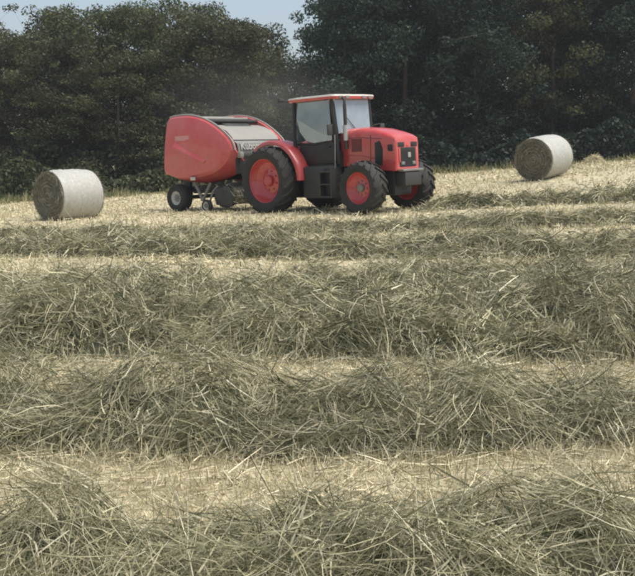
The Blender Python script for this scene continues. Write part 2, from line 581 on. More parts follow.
def build_stubble():
    rng = np.random.default_rng(5)
    parts = []
    for (d0, d1, dens, wd, ln) in ((2.9, 6.9, 4200, .0048, .08), (6.9, 9.5, 2400, .006, .08), (9.5, 14, 800, .009, .08), (14, 22, 330, .014, .09), (22, 34, 100, .022, .09), (34, 52, 36, .035, .10)):
        half = .42
        area = half * (d1 * d1 - d0 * d0) + 2.4 * (d1 - d0)
        n = int(area * dens)
        y = np.sqrt(rng.uniform(d0 * d0, d1 * d1, n)); x = rng.uniform(-1, 1, n) * (half * y + 1.2)
        patch = fbm(x * 1.3, y * 1.3, 2)
        if d1 < 10:                                          # cut tufts: several stalks from one root
            ti = rng.integers(0, n // 7 + 1, n); tuft = rng.random(n) < .6
            x = np.where(tuft, x[ti] + rng.normal(0, .012, n), x); y = np.where(tuft, y[ti] + rng.normal(0, .012, n), y)
        keep = (rng.random(n) < .75 + .7 * patch) & (hay_h(x, y) < .05)
        x, y, patch = x[keep], y[keep], patch[keep]; n = len(x)
        g = terr(x, y)
        lying = rng.random(n) < .30
        a = rng.uniform(0, 2 * PI, n)
        tilt = np.where(lying, rng.normal(.06, .12, n), rng.normal(1.1, .35, n))
        d = np.stack([np.cos(a) * np.cos(tilt), np.sin(a) * np.cos(tilt), np.abs(np.sin(tilt))], -1)
        L = np.where(lying, rng.gamma(5, ln * .30, n), rng.gamma(5, ln * .19, n)).clip(.02, .4)
        V, Q = strand_arrays(np.stack([x, y, g + np.where(lying, rng.uniform(.005, .05, n), -.01)], -1), d, L, wd * rng.uniform(.6, 1.5, n), rng.normal(0, .5, n), 2, rng, g + .004)
        C = PAL_STRAW[rng.integers(0, len(PAL_STRAW), n)] * rng.uniform(.75, 1.2, n)[:, None] * (1 + .35 * patch)[:, None]
        green = rng.random(n) < .10
        C[green] = PAL_HAY[rng.integers(1, 4, green.sum())]
        parts.append((V, Q, np.repeat(C, 6, axis=0)))
    V, Q, C = join(parts)
    o = link_mesh('stubble', np_mesh('stubble', V, Q, M['strand'], C))
    tagp(o, 'pale straw-coloured stubble and scattered straw between the windrows', 'stubble', kind='stuff')


build_stubble()


def build_edge_grass():
    """dry grass fringe where the field meets the wood"""
    rng = np.random.default_rng(8)
    n = 26000
    x = rng.uniform(-32, 32, n); y = 50.0 + rng.normal(0, .7, n) + 1.0 * fbm(x * .3, x * 0 + 4, 2)
    g = terr(x, y); a = rng.uniform(0, 2 * PI, n); tilt = rng.normal(1.25, .25, n)
    d = np.stack([np.cos(a) * np.cos(tilt), np.sin(a) * np.cos(tilt), np.abs(np.sin(tilt))], -1)
    L = (rng.gamma(6, .035, n) * (1 + 1.4 * fbm(x * .5, x * 0 + 9, 2))).clip(.06, .6)
    V, Q = strand_arrays(np.stack([x, y, g - .01], -1), d, L, rng.uniform(.015, .04, n), rng.normal(0, .6, n), 2, rng)
    pal = np.array([(.42, .36, .20), (.30, .28, .13), (.14, .16, .06), (.10, .12, .05)])
    C = pal[rng.integers(0, 4, n)] * rng.uniform(.7, 1.2, n)[:, None]
    o = link_mesh('edge_grass', np_mesh('edge_grass', V, Q, M['strand'], np.repeat(C, 6, axis=0)))
    tagp(o, 'fringe of dry and green grass where the field meets the wood', 'grass', kind='stuff')


build_edge_grass()

# ------------------------------------------------------------------ trees
KIND = {
    'olive': np.array([(.070, .088, .042), (.092, .108, .050), (.050, .068, .034), (.118, .126, .060)]),
    'brown': np.array([(.088, .094, .048), (.072, .088, .044), (.110, .106, .055), (.056, .073, .037)]),
    'dark': np.array([(.026, .046, .031), (.036, .058, .038), (.020, .036, .026), (.050, .072, .048)]),
}


def leaves(centers, normals, size, pal, rng, leaf_tone):
    n = len(centers)
    t = np.cross(normals, rng.normal(size=(n, 3))); t /= np.linalg.norm(t, axis=1)[:, None] + 1e-9
    b = np.cross(normals, t)
    l = size[:, None]; w = (size * rng.uniform(.45, .75, n))[:, None]
    V = np.stack([centers - t * l * .6, centers + b * w * .5 + normals * l * .08, centers + t * l * .6, centers - b * w * .5 + normals * l * .08], 1).reshape(-1, 3)
    Q = np.arange(n * 4).reshape(-1, 4)
    C = pal[rng.integers(0, len(pal), n)] * leaf_tone[:, None]
    return V, Q, np.repeat(C, 4, axis=0)


def make_tree_meshes(seed, H, cw, low, kind, nleaf, conic=0.0):
    rng = np.random.default_rng(seed)
    mb = MB()
    n = 7
    lean = rng.normal(0, .25, 2)
    tr = [Vector((lean[0] * (k / n) ** 2 + rng.normal(0, .06), lean[1] * (k / n) ** 2 + rng.normal(0, .06), H * .93 * k / n - (.15 if k == 0 else 0))) for k in range(n + 1)]
    r0 = .017 * H
    mb.tube(tr, [r0 * (1.25 if k == 0 else 1) * (1 - .9 * k / n) for k in range(n + 1)], 8)
    clumps = []
    nl = 26
    for k in range(nl):
        f = low + (.97 - low) * (k + rng.uniform(0, .8)) / nl
        seg = min(int(f / .93 * n), n - 1); u = min(f / .93 * n - seg, 1)
        p0 = tr[seg].lerp(tr[seg + 1], u)
        a = k * 2.4 + rng.normal(0, .4)
        g = (f - low) / (1 - low)
        prof = (math.sin(PI * min(max(.16 + .80 * g, 0), 1)) ** .6) * (1 - conic) + conic * (1.05 - g)
        R = cw * .5 * prof * rng.uniform(.6, 1.18)
        rise = R * rng.uniform(.15, .6)
        p2 = p0 + Vector((math.cos(a) * R, math.sin(a) * R, rise)); p1 = p0.lerp(p2, .5) + Vector((0, 0, -R * .06))
        rb = max(.016, r0 * .36 * (1 - f))
        mb.tube([p0, p1, p2], [rb, rb * .6, rb * .25], 5)
        for q in (.45, .75, 1.0):
            c = p0.lerp(p2, q) + Vector(rng.normal(0, .28, 3))
            clumps.append((c, rng.uniform(.48, .95) * (.75 + .05 * cw)))
            if q > .6:
                e = c + Vector(rng.normal(0, .75, 3)); clumps.append((e, rng.uniform(.3, .65)))
                mb.tube([p0.lerp(p2, q), e], [rb * .4, rb * .15], 4)
    w = np.array([r * r for _, r in clumps]); w /= w.sum()
    ci = rng.choice(len(clumps), nleaf, p=w)
    cc = np.array([tuple(c) for c, _ in clumps]); cr = np.array([r for _, r in clumps])
    dv = rng.normal(size=(nleaf, 3)); dv /= np.linalg.norm(dv, axis=1)[:, None]
    rad = rng.random(nleaf) ** .42
    pos = cc[ci] + dv * (rad * cr[ci])[:, None] * np.array((1.15, 1.15, .72))
    keep = pos[:, 2] > .1
    pos, ci, dv = pos[keep], ci[keep], dv[keep]
    nrm = dv * .6 + rng.normal(size=dv.shape) * .7 + np.array((0, 0, .45)); nrm /= np.linalg.norm(nrm, axis=1)[:, None]
    leaf_tone = rng.uniform(.72, 1.3, len(clumps))[ci] * rng.uniform(.8, 1.2, len(pos))  # random colour variation per clump and per leaf
    V, Q, C = leaves(pos, nrm, rng.uniform(.09, .20, len(pos)), KIND[kind], rng, leaf_tone)
    crown = np_mesh('crown', V, Q, M['leaf'], C)
    b = bmesh.new()
    vs = [b.verts.new(v) for v in mb.v]
    for f in mb.f:
        try: b.faces.new([vs[i] for i in f])
        except ValueError: pass
    trunk = bpy.data.meshes.new('trunk'); b.to_mesh(trunk); b.free(); trunk.materials.append(M['bark'])
    return trunk, crown


TV = {
    'olive': [make_tree_meshes(21, 10, 6.2, .10, 'olive', 22950), make_tree_meshes(22, 10, 5.4, .12, 'olive', 21600), make_tree_meshes(23, 10, 5.8, .08, 'olive', 21600)],
    'brown': [make_tree_meshes(31, 10, 6.0, .08, 'brown', 21600), make_tree_meshes(32, 10, 6.6, .10, 'brown', 22950)],
    'dark': [make_tree_meshes(41, 10, 5.6, .06, 'dark', 24300, .25), make_tree_meshes(42, 10, 6.0, .08, 'dark', 24300, .1), make_tree_meshes(43, 10, 5.2, .06, 'dark', 22950, .4)],
}
# px (photo x), distance, photo y of its top, kind, variant, label
TREES = [
    (-62, 57, 10, 'olive', 1, 'olive-green tree mostly outside the left edge of the picture'),
    (3, 58, 22, 'olive', 0, 'olive-green tree cut by the left edge, above the left bale'),
    (40, 56, 30, 'brown', 0, 'low brownish-green tree straight above the left bale'),
    (58, 62, 4, 'olive', 2, 'pointed dark olive tree rising left of centre of the left-hand wood'),
    (98, 57, -2, 'olive', 1, 'tall dense olive tree touching the top edge between left bale and baler'),
    (122, 55, 48, 'brown', 1, 'low rust-tinged tree left of the baler, in front of taller ones'),
    (142, 63, 2, 'olive', 0, 'tall olive tree directly above and behind the back of the baler'),
    (178, 57, 8, 'brown', 0, 'brownish tree rising straight above the baler side panel'),
    (204, 62, 7, 'olive', 2, 'slim olive tree above the front of the baler, left of the sky gap'),
    (232, 57, 20, 'brown', 1, 'brown-green tree left of the notch of open sky'),
    (252, 61, 14, 'olive', 1, 'olive tree with thin top standing in the notch of open sky'),
    (284, 56, 48, 'olive', 0, 'lowest tree below the notch of open sky, left of the cab roof'),
    (343, 55, -25, 'dark', 0, 'dark green tree right of the sky notch, rising over the tractor cab'),
    (372, 62, -60, 'dark', 1, 'dark tall tree behind the tractor cab, second right of the sky notch'),
    (402, 56, -55, 'dark', 2, 'dark conical tree standing above the tractor bonnet'),
    (432, 60, -60, 'dark', 0, 'dark tree just right of the tractor front wheels'),
    (474, 55, -50, 'dark', 1, 'dark blue-green tree midway between tractor and right bale'),
    (512, 61, -60, 'dark', 2, 'dark tree rising just left of the right bale'),
    (548, 56, -45, 'olive', 1, 'tall olive-tinged tree straight above the right bale'),
    (590, 57, -55, 'dark', 0, 'dark green tree just right of the right bale'),
    (628, 55, -50, 'dark', 1, 'dark green tree cut by the right edge of the picture'),
    (690, 58, -50, 'dark', 2, 'dark green tree mostly outside the right edge of the picture'),
    (-10, 70, 26, 'olive', 2, 'far olive tree behind the wood edge at the extreme left'),
    (80, 71, 24, 'dark', 1, 'far dark tree seen through gaps above the left bale'),
    (165, 71, 18, 'olive', 1, 'far olive tree half hidden behind the ones above the baler'),
    (228, 71, 36, 'olive', 0, 'far olive tree hidden behind the brown-green one by the sky notch'),
    (344, 70, -10, 'dark', 2, 'far dark tree peeping out beside the edge of the sky notch'),
    (380, 71, -50, 'dark', 1, 'far dark tree filling the gaps behind the tractor bonnet'),
    (455, 71, -50, 'dark', 0, 'far dark tree filling the gaps between tractor and right bale'),
    (530, 71, -50, 'dark', 1, 'far dark tree filling the gaps above the right bale'),
    (605, 71, -50, 'dark', 2, 'far dark tree filling the gaps at the upper right corner'),
]
for (px, dist, top, kind, var, label) in TREES:
    x = (px - W_PX / 2) / F_PX * dist
    g = float(terr(x, dist))
    H = (150 - top) / F_PX * dist + EYE - g
    s = H / 10.75
    rz = random.uniform(0, 6.28)
    m = Matrix.Translation((x, dist, g)) @ Matrix.Rotation(rz, 4, 'Z') @ Matrix.Diagonal((max(s, .85) * random.uniform(.95, 1.15), max(s, .85) * random.uniform(.95, 1.15), s, 1))
    t = empty('tree', m, label, 'tree', 'trees of the wood behind the field')
    tm, cm = TV[kind][var]
    link_mesh('trunk', tm, t); link_mesh('crown', cm, t)


def build_undergrowth():
    rng = np.random.default_rng(77)
    parts = []
    for (y0, n, hmax) in ((51.6, 42000, 2.1), (54.5, 34000, 3.4), (60, 34000, 4.8), (74, 34000, 7.5)):
        x = rng.uniform(-y0 * .42 - 5, y0 * .42 + 5, n)
        hh = hmax * np.clip(.62 + .9 * fbm(x * .42 + y0, x * 0 + y0, 3), .15, 1.25)
        z = hh * rng.random(n) ** .8
        y = y0 + rng.normal(0, .7, n) * np.sqrt(np.clip(1 - (z / (hh + .01)) ** 2, .05, 1)) + .5 * fbm(x * .6, z * .8, 2)
        g = terr(x, y)
        nrm = rng.normal(size=(n, 3)) * .7 + np.array((0, -.35, .45)); nrm /= np.linalg.norm(nrm, axis=1)[:, None]
        right = (x / y0 * F_PX + W_PX / 2) > 290
        cl = 1 + .6 * fbm(x * 1.2, z * 1.6 + y0, 2)
        for msk, k in ((right, 'dark'), (~right, 'olive')):
            parts.append(leaves(np.stack([x, y, g + z + .05], -1)[msk], nrm[msk], rng.uniform(.11, .26, msk.sum()), KIND[k], rng, (.8 * cl * rng.uniform(.75, 1.25, n))[msk]))
    V, Q, C = join(parts)
    o = link_mesh('undergrowth', np_mesh('undergrowth', V, Q, M['leaf'], C))
    tagp(o, 'dark leafy undergrowth along the foot of the wood', 'undergrowth', kind='stuff')


build_undergrowth()


# ================================================================== ROUND BALES
def bale_mats():
    m, nt, out = new_mat('net_wrapped_hay')
    p = nt.nodes.new('ShaderNodeBsdfPrincipled'); p.inputs['Roughness'].default_value = .55
    tc = nt.nodes.new('ShaderNodeTexCoord'); mp = nt.nodes.new('ShaderNodeMapping')
    mp.inputs['Scale'].default_value = (26, 1.5, 1.5)
    nt.links.new(tc.outputs['Object'], mp.inputs['Vector'])
    n1 = nt.nodes.new('ShaderNodeTexNoise'); n1.inputs['Scale'].default_value = 2.0; n1.inputs['Detail'].default_value = 5
    nt.links.new(mp.outputs[0], n1.inputs['Vector'])
    n2 = noise_node(nt, 14, 5, .7)
    mm = nt.nodes.new('ShaderNodeMath'); mm.operation = 'MULTIPLY_ADD'; mm.inputs[1].default_value = .6
    nt.links.new(n1.outputs['Fac'], mm.inputs[0]); nt.links.new(n2.outputs['Fac'], mm.inputs[2])
    r = ramp(nt, mm.outputs[0], [(.4, (.29, .285, .235)), (.8, (.38, .377, .335)), (1.05, (.46, .46, .43))])
    nt.links.new(r.outputs['Color'], p.inputs['Base Color'])
    b = nt.nodes.new('ShaderNodeBump'); b.inputs['Strength'].default_value = .5; b.inputs['Distance'].default_value = .015
    nt.links.new(mm.outputs[0], b.inputs['Height']); nt.links.new(b.outputs['Normal'], p.inputs['Normal'])
    nt.links.new(p.outputs['BSDF'], out.inputs['Surface'])
    return m


M['net'] = bale_mats()


def make_bale(name, x, y, yaw, R, L, label, seed):
    """axis along local X, standing on the ground"""
    rng = np.random.default_rng(seed)
    m = terrain_frame(x, y, yaw)
    e = empty(name, m, label, 'hay bale', 'round hay bales on the field')
    n, k = 64, 17
    th = np.linspace(0, 2 * PI, n, endpoint=False); us = np.linspace(-1, 1, k)
    T, U = np.meshgrid(th, us)
    rr = R * (1 - .045 * np.abs(U) ** 5) + .012 * fbm(T * 3 + seed, U * 6, 2) + .008 * np.sin(U * 21 + seed)
    zz = rr * np.sin(T)
    zz = np.where(zz < 0, zz * .955, zz)                      # slightly sagged foot
    V = np.stack([U * L / 2, rr * np.cos(T), zz + R * .955 - .03], -1)
    a, b = np.meshgrid(np.arange(k - 1), np.arange(n), indexing='ij')
    Q = np.stack([a * n + b, a * n + (b + 1) % n, (a + 1) * n + (b + 1) % n, (a + 1) * n + b], -1).reshape(-1, 4)
    link_mesh('net_wrap', np_mesh('net_wrap', V.reshape(-1, 3), Q, M['net'], smooth=True), e)
    for sgn in (-1, 1):
        rings = 22
        rs = np.linspace(1, 0.02, rings)
        Tt, Rs = np.meshgrid(th, rs)
        rbase = (R * .955 + .012 * fbm(Tt * 3 + seed, Tt * 0 + 6 * sgn, 2))
        spiral = .020 * np.sin(Rs * 44 + Tt) + .035 * fbm(Rs * 9 * np.cos(Tt), Rs * 9 * np.sin(Tt), 3)
        xx = sgn * (L / 2 - .004 + np.where(Rs > .97, 0, .035 * np.sqrt(np.clip(1 - Rs, 0, 1)) + spiral))
        z2 = rbase * Rs * np.sin(Tt); z2 = np.where(z2 < 0, z2 * .955, z2)
        V = np.stack([xx, rbase * Rs * np.cos(Tt), z2 + R * .955 - .03], -1).reshape(-1, 3)
        a, b = np.meshgrid(np.arange(rings - 1), np.arange(n), indexing='ij')
        Q = np.stack([a * n + b, a * n + (b + 1) % n, (a + 1) * n + (b + 1) % n, (a + 1) * n + b], -1).reshape(-1, 4)
        C = np.array((.25, .235, .165)) * (1 + .6 * fbm(Rs * 14, Tt * 2, 2) + .12 * np.sin(Rs * 44 + Tt)).reshape(-1, 1)
        parts = [(V, Q, C)]
        ns = 2600
        ra = np.sqrt(rng.random(ns)) * .97; ta = rng.uniform(0, 2 * PI, ns)
        root = np.stack([np.full(ns, sgn * (L / 2 + .022)), R * .95 * ra * np.cos(ta), R * .94 * ra * np.sin(ta) + R * .955 - .03], -1)
        d = np.stack([sgn * np.abs(rng.normal(.10, .18, ns)), -np.sin(ta) + rng.normal(0, .45, ns), np.cos(ta) + rng.normal(0, .45, ns)], -1)
        d /= np.linalg.norm(d, axis=1)[:, None]
        Vs, Qs = strand_arrays(root, d, rng.uniform(.06, .2, ns), rng.uniform(.006, .013, ns), rng.normal(.2, .5, ns), 2, rng)
        Cs = np.repeat(np.array([(.27, .25, .175), (.22, .205, .145), (.33, .31, .225)])[rng.integers(0, 3, ns)] * rng.uniform(.75, 1.15, ns)[:, None], 6, axis=0)
        parts.append((Vs, Qs, Cs))
        V, Q, C = join(parts)
        link_mesh('end_face', np_mesh('end_face', V, Q, M['strand'], C), e)
    return e


make_bale('round_bale', -6.30, 25.45, math.radians(51), .66, 1.22, 'round net-wrapped hay bale at the far left, left of the baler', 3)
make_bale('round_bale', 6.82, 30.10, math.radians(49), .66, 1.28, 'round net-wrapped hay bale standing alone at the right, before the dark trees', 9)


def hay_heap(x, y, label):
    rng = np.random.default_rng(61)
    n = 1500
    t = rng.uniform(0, 2 * PI, n); r = np.sqrt(rng.random(n))
    px, py = x + .42 * r * np.cos(t), y + .3 * r * np.sin(t)
    hz = .42 * (1 - r * r) * rng.random(n) ** .5
    root = np.stack([px, py, terr(px, py) + hz], -1)
    a = rng.uniform(0, 2 * PI, n); d = np.stack([np.cos(a), np.sin(a), rng.normal(0, .4, n)], -1); d /= np.linalg.norm(d, axis=1)[:, None]
    V, Q = strand_arrays(root, d, rng.uniform(.1, .3, n), rng.uniform(.015, .03, n), rng.normal(0, .8, n), 2, rng, terr(px, py))
    C = np.repeat(PAL_STRAW[rng.integers(0, 5, n)] * rng.uniform(.9, 1.2, n)[:, None], 6, axis=0)
    o = link_mesh('hay_heap', np_mesh('hay_heap', V, Q, M['strand'], C))
    tagp(o, label, 'hay heap')


hay_heap((592 - 317.5) / 1000 * 47.5, 47.5, 'small pale heap of hay at the field edge right of the right bale')


# ================================================================== WHEELS
def lug(mb, R, w, a0, side, skew, th, h):
    """one slanted tread bar on the tyre"""
    rings = []
    for u in (.0, .35, .7, 1.0):
        y = side * (u * w * .49 + .006)
        a = a0 + skew * u
        drop = .10 * R * max(0, u - .75) ** 2 * 16 * .35
        ring = []
        for (da, rr) in ((-th, R - .03), (-th * .75, R + h), (th * .75, R + h), (th, R - .03)):
            r = rr - drop - (.02 * u * u)
            ring.append((r * math.cos(a + da), y, r * math.sin(a + da)))
        rings.append(ring)
    mb.loft(rings)


def make_wheel(parent, loc, R, w, rimR, nl, out_sign, rim_mat, hub_mat, dish=.12, steer=0.0):
    """wheel part: hub mesh, with tyre and rim below it; out_sign -1 = outer face towards -Y"""
    s = out_sign
    Rt = R - .035
    hub = MB()
    hub.lathe_y([(.001, s * (w * .5 - dish * .9)), (rimR * .20, s * (w * .5 - dish * .9)), (rimR * .25, s * (w * .5 - dish * 1.1)), (rimR * .27, s * (w * .5 - dish * 1.9)), (rimR * .27, -s * w * .3), (.001, -s * w * .3)], 20)
    for k in range(8):
        a = k * PI / 4
        c = (rimR * .42 * math.cos(a), s * (w * .5 - dish * 1.55), rimR * .42 * math.sin(a))
        hub.lathe_y([(.001, s * .02), (.022, s * .02), (.022, -s * .02)], 6, c)
    h = hub.build('wheel', hub_mat, parent, True, loc=loc)
    h.rotation_euler = (0, random.uniform(0, .3), steer)
    t = MB()
    prof = [(rimR * .97, .42 * w), (rimR * 1.04, .47 * w), (rimR + (Rt - rimR) * .45, .525 * w), (Rt - (Rt - rimR) * .22, .515 * w), (Rt - .035, .46 * w), (Rt - .008, .36 * w), (Rt, .15 * w), (Rt, -.15 * w), (Rt - .008, -.36 * w), (Rt - .035, -.46 * w), (Rt - (Rt - rimR) * .22, -.515 * w), (rimR + (Rt - rimR) * .45, -.525 * w), (rimR * 1.04, -.47 * w), (rimR * .97, -.42 * w)]
    t.lathe_y(prof, 56)
    if nl:
        for k in range(nl):
            for sd in (-1, 1):
                lug(t, Rt, w, 2 * PI * (k + (.5 if sd > 0 else 0)) / nl, sd, -.30, .40 * PI / nl * .62 + .012, .042 if R > .5 else .02)
    t.build('tyre', M['tyre'], h, True, angle=30)
    r = MB()
    r.lathe_y([(rimR * 1.0, s * w * .455), (rimR * 1.015, s * w * .43), (rimR * .95, s * w * .40), (rimR * .90, s * (w * .5 - dish * .8)), (rimR * .80, s * (w * .5 - dish * 1.25)), (rimR * .55, s * (w * .5 - dish * 1.7)), (rimR * .26, s * (w * .5 - dish * 1.5)), (rimR * .2, s * (w * .5 - dish * 1.5)), (rimR * .2, s * (w * .5 - dish * 1.9)), (rimR * .6, s * (w * .5 - dish * 2.0)), (rimR * .86, -s * w * .1), (rimR * .95, -s * w * .42), (rimR, -s * w * .45)], 44)
    r.build('rim', rim_mat, h, True, angle=25)
    return h


# ================================================================== TRACTOR
TX, TY, TYAW = -.42, 26.5, math.radians(-45)
tractor = empty('tractor', terrain_frame(TX, TY, TYAW), 'red tractor with glazed cab and red wheel rims pulling the baler', 'tractor')
RR, FR, SINK = .86, .635, .02
for s in (-1, 1):
    make_wheel(tractor, (0, s * 1.04, RR - SINK), RR, .58, .575, 20, s, M['red'], M['red'], .17)
    make_wheel(tractor, (3.05, s * .885, FR - SINK), FR, .44, .385, 17, s, M['red'], M['grey'], .11)


def rrect(x, hw, zb, zt, r, n=4):
    """rounded-top section in the YZ plane at x"""
    pts = [(x, -hw, zb), (x, -hw * 1.01, zb + (zt - zb) * .5)]
    for k in range(n + 1):
        a = PI - PI / 2 * k / n
        pts.append((x, -hw + r + r * math.cos(a), zt - r + r * math.sin(a)))
    pts.append((x, 0, zt + .025))
    for k in range(n + 1):
        a = PI / 2 - PI / 2 * k / n
        pts.append((x, hw - r + r * math.cos(a), zt - r + r * math.sin(a)))
    pts += [(x, hw * 1.01, zb + (zt - zb) * .5), (x, hw, zb)]
    return pts


hood = MB()
hood.loft([rrect(1.98, .445, 1.13, 2.02, .15), rrect(2.5, .45, 1.10, 2.03, .16), rrect(3.05, .445, 1.06, 1.98, .15), rrect(3.35, .44, 1.00, 1.90, .12), rrect(3.58, .43, .98, 1.82, .10), rrect(3.68, .42, .98, 1.76, .07), rrect(3.71, .39, 1.0, 1.69, .06)])
hood_o = hood.build('hood', M['red'], tractor, True, angle=28)
for s in (-1, 1):
    v = MB()
    for k in range(6): v.box((2.50, s * .458, 1.50 + k * .048), (.30, .012, .022))
    v.box((2.50, s * .452, 1.62), (.34, .010, .31))
    v.build('side_vent', M['red_dark'], hood_o)
    v = MB()
    v.loft([[(3.08, s * .447, 1.15), (3.30, s * .437, 1.12), (3.33, s * .434, 1.50), (3.24, s * .446, 1.70), (3.10, s * .452, 1.66)], [(3.08, s * .462, 1.15), (3.30, s * .452, 1.12), (3.33, s * .449, 1.50), (3.24, s * .458, 1.70), (3.10, s * .467, 1.66)]])
    for k in range(9): v.box((3.19, s * .466, 1.18 + k * .055), (.19, .012, .02))
    v.build('side_grille', M['black'], hood_o)
    # gaps between the hood panels
    v = MB(); v.tube([(2.93, s * .4535, 1.10), (2.95, s * .4535, 1.5), (2.96, s * .452, 1.84)], .006, 5); v.build('panel_gap', M['black'], hood_o)
    v = MB(); v.tube([(2.02, s * .4515, 1.80), (2.6, s * .4555, 1.80), (3.3, s * .444, 1.745)], .005, 5); v.build('panel_gap', M['black'], hood_o)
    # crease line along the flank
    v = MB(); v.tube([(2.05, s * .45, 1.40), (2.6, s * .458, 1.38), (3.05, s * .452, 1.30)], .012, 6); v.build('flank_crease', M['red'], hood_o, True)
    # headlights, upper and lower
    v = MB(); v.rbox((3.685, s * .235, 1.585), (.07, .25, .13), .03); v.build('headlight', M['black'], hood_o, True)
    v = MB(); v.rbox((3.54, s * .415, 1.52), (.17, .05, .17), .02); v.build('corner_light', M['black'], hood_o, True)
    v = MB(); v.rbox((3.715, s * .20, 1.15), (.06, .12, .08), .02); v.build('headlight', M['lens'], hood_o, True)
fg = MB(); fg.rbox((3.70, 0, 1.29), (.05, .60, .46), .03)
for k in range(8): fg.box((3.727, 0, 1.14 + k * .043), (.012, .50, .012))
fgo = fg.build('front_grille', M['black'], hood_o)
v = MB(); v.rbox((3.735, .03, 1.34), (.02, .10, .12), .008); v.build('badge', M['steel'], fgo)
v = MB(); v.rbox((3.70, 0, 1.56), (.04, .10, .05), .01); v.build('grille_bar', M['red'], hood_o)
for s in (-1, 1):
    v = MB(); v.rbox((3.70, s * .30, 1.34), (.06, .05, .34), .015); v.build('grille_bar', M['red'], hood_o, True)
v = MB(); v.rbox((3.62, 0, 1.02), (.20, .78, .09), .03); v.build('lower_cowl', M['red'], hood_o, True)

ch = MB()
ch.rbox((2.4, 0, .75), (2.3, .62, .70), .06); ch.rbox((.55, 0, .78), (1.7, .86, .84), .06); ch.box((2.7, 0, 1.06), (1.4, .62, .12))  # low, wide belly added to keep the underside and ground dark
ch.tube([(0, -.85, RR - SINK), (0, .85, RR - SINK)], .14, 14)
ch.rbox((-.35, 0, .85), (.4, .5, .6), .05)
chassis = ch.build('chassis', M['char'], tractor, False, 0)
v = MB(); v.rbox((3.05, 0, .60), (.26, 1.30, .20), .05)
for s in (-1, 1): v.rbox((3.05, s * .66, FR - SINK), (.24, .16, .30), .05)
v.build('front_axle', M['char'], tractor, True)
v = MB(); v.tube([(2.9, -.55, .60), (3.25, -.60, .62)], .03); v.tube([(2.88, .1, .68), (2.88, -.6, .66)], .03); v.build('steering_rod', M['steel'], tractor, True)
v = MB(); v.rbox((3.72, 0, .78), (.30, .60, .32), .03); v.build('front_weight', M['char'], tractor, True)
v = MB(); v.rbox((3.80, 0, .985), (.16, .74, .055), .02); v.build('bumper_bar', M['grey'], tractor, True)

# cab
CX0, CX1, CW = .52, 1.98, .70
v = MB()
v.rbox((1.22, 0, 1.14), (1.50, 1.30, .16), .04)
v.rbox((.52, 0, 1.45), (.10, 1.30, .60), .03)
cab = v.build('cab_floor', M['char'], tractor, True)
for s in (-1, 1):
    v = MB(); v.tube([(2.02, s * .60, 1.2), (2.02, s * .64, 1.85), (1.92, s * .67, 2.76)], .048, 8); v.build('cab_pillar', M['black'], tractor, True)
    v = MB(); v.tube([(.66, s * .66, 1.2), (.60, s * .70, 1.9), (.62, s * .67, 2.76)], .05, 8); v.build('cab_pillar', M['black'], tractor, True)
    # lower door panel and door frame
    v = MB(); v.rbox((1.36, s * .665, 1.47), (1.20, .05, .52), .02); dp = v.build('door', M['black'], tractor, True)
    v = MB(); v.tube([(.74, s * .70, 1.74), (1.3, s * .71, 1.70), (1.93, s * .67, 1.76)], .022, 6); v.build('door_frame', M['black'], dp, True)
    v = MB(); v.rbox((1.78, s * .72, 1.62), (.16, .04, .04), .01); v.build('door_handle', M['black'], dp, True)
    # door glass: rounded lower rear corner, 8 mm thick
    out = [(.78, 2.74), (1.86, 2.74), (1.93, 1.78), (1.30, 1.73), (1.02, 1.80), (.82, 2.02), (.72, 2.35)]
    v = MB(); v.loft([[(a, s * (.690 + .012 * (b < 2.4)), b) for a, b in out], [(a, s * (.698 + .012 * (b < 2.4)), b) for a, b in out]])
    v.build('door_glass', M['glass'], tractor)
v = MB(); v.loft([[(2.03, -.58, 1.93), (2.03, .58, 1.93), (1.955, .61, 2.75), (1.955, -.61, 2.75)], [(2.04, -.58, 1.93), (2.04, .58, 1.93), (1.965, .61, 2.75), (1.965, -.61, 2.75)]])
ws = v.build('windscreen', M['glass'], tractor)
v = MB(); v.tube([(2.055, .10, 1.96), (2.035, -.28, 2.32)], .009, 5); v.build('wiper', M['black'], ws)
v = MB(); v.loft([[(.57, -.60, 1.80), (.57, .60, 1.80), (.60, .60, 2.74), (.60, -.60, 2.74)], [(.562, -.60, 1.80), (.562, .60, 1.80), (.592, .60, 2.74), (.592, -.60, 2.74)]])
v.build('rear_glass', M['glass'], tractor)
# roof
def roofring(z, g, r=.16):
    pts = []
    x0, x1, w = .42 - g, 2.10 + g, .76 + g
    for (cx, cy, a0) in ((x1 - r, w - r, 0), (x0 + r, w - r, PI / 2), (x0 + r, -w + r, PI), (x1 - r, -w + r, 1.5 * PI)):
        for k in range(5):
            a = a0 + PI / 2 * k / 4
            pts.append((cx + r * math.cos(a), cy + r * math.sin(a), z))
    return pts
v = MB(); v.loft([roofring(2.755, -.06), roofring(2.765, 0), roofring(2.825, .01)])
roof = v.build('roof', M['red'], tractor, True, angle=40)
v = MB(); v.loft([roofring(2.826, .015), roofring(2.86, .0), roofring(2.88, -.14), roofring(2.89, -.4)]); v.build('roof_highlight_cap', M['white'], roof, True, angle=50)  # cream colour paints the highlight on top of the roof
for yy in (-.52, -.30, .30, .52):
    v = MB(); v.rbox((2.105, yy, 2.80), (.05, .14, .07), .015); v.build('roof_light', M['lens'], roof, True)
for s in (-1, 1):
    v = MB(); v.tube([(.44, s * .70, 2.80), (.30, s * .80, 2.84)], .015, 6); v.rbox((.27, s * .82, 2.84), (.09, .12, .10), .02); v.build('work_light', M['char'], roof, True)
    v = MB(); v.tube([(1.98, s * .70, 2.10), (2.10, s * .86, 2.14), (2.10, s * .92, 2.12)], .013, 6); v.rbox((2.10, s * .95, 2.02), (.05, .16, .26), .02); v.build('mirror', M['char'], tractor, True)
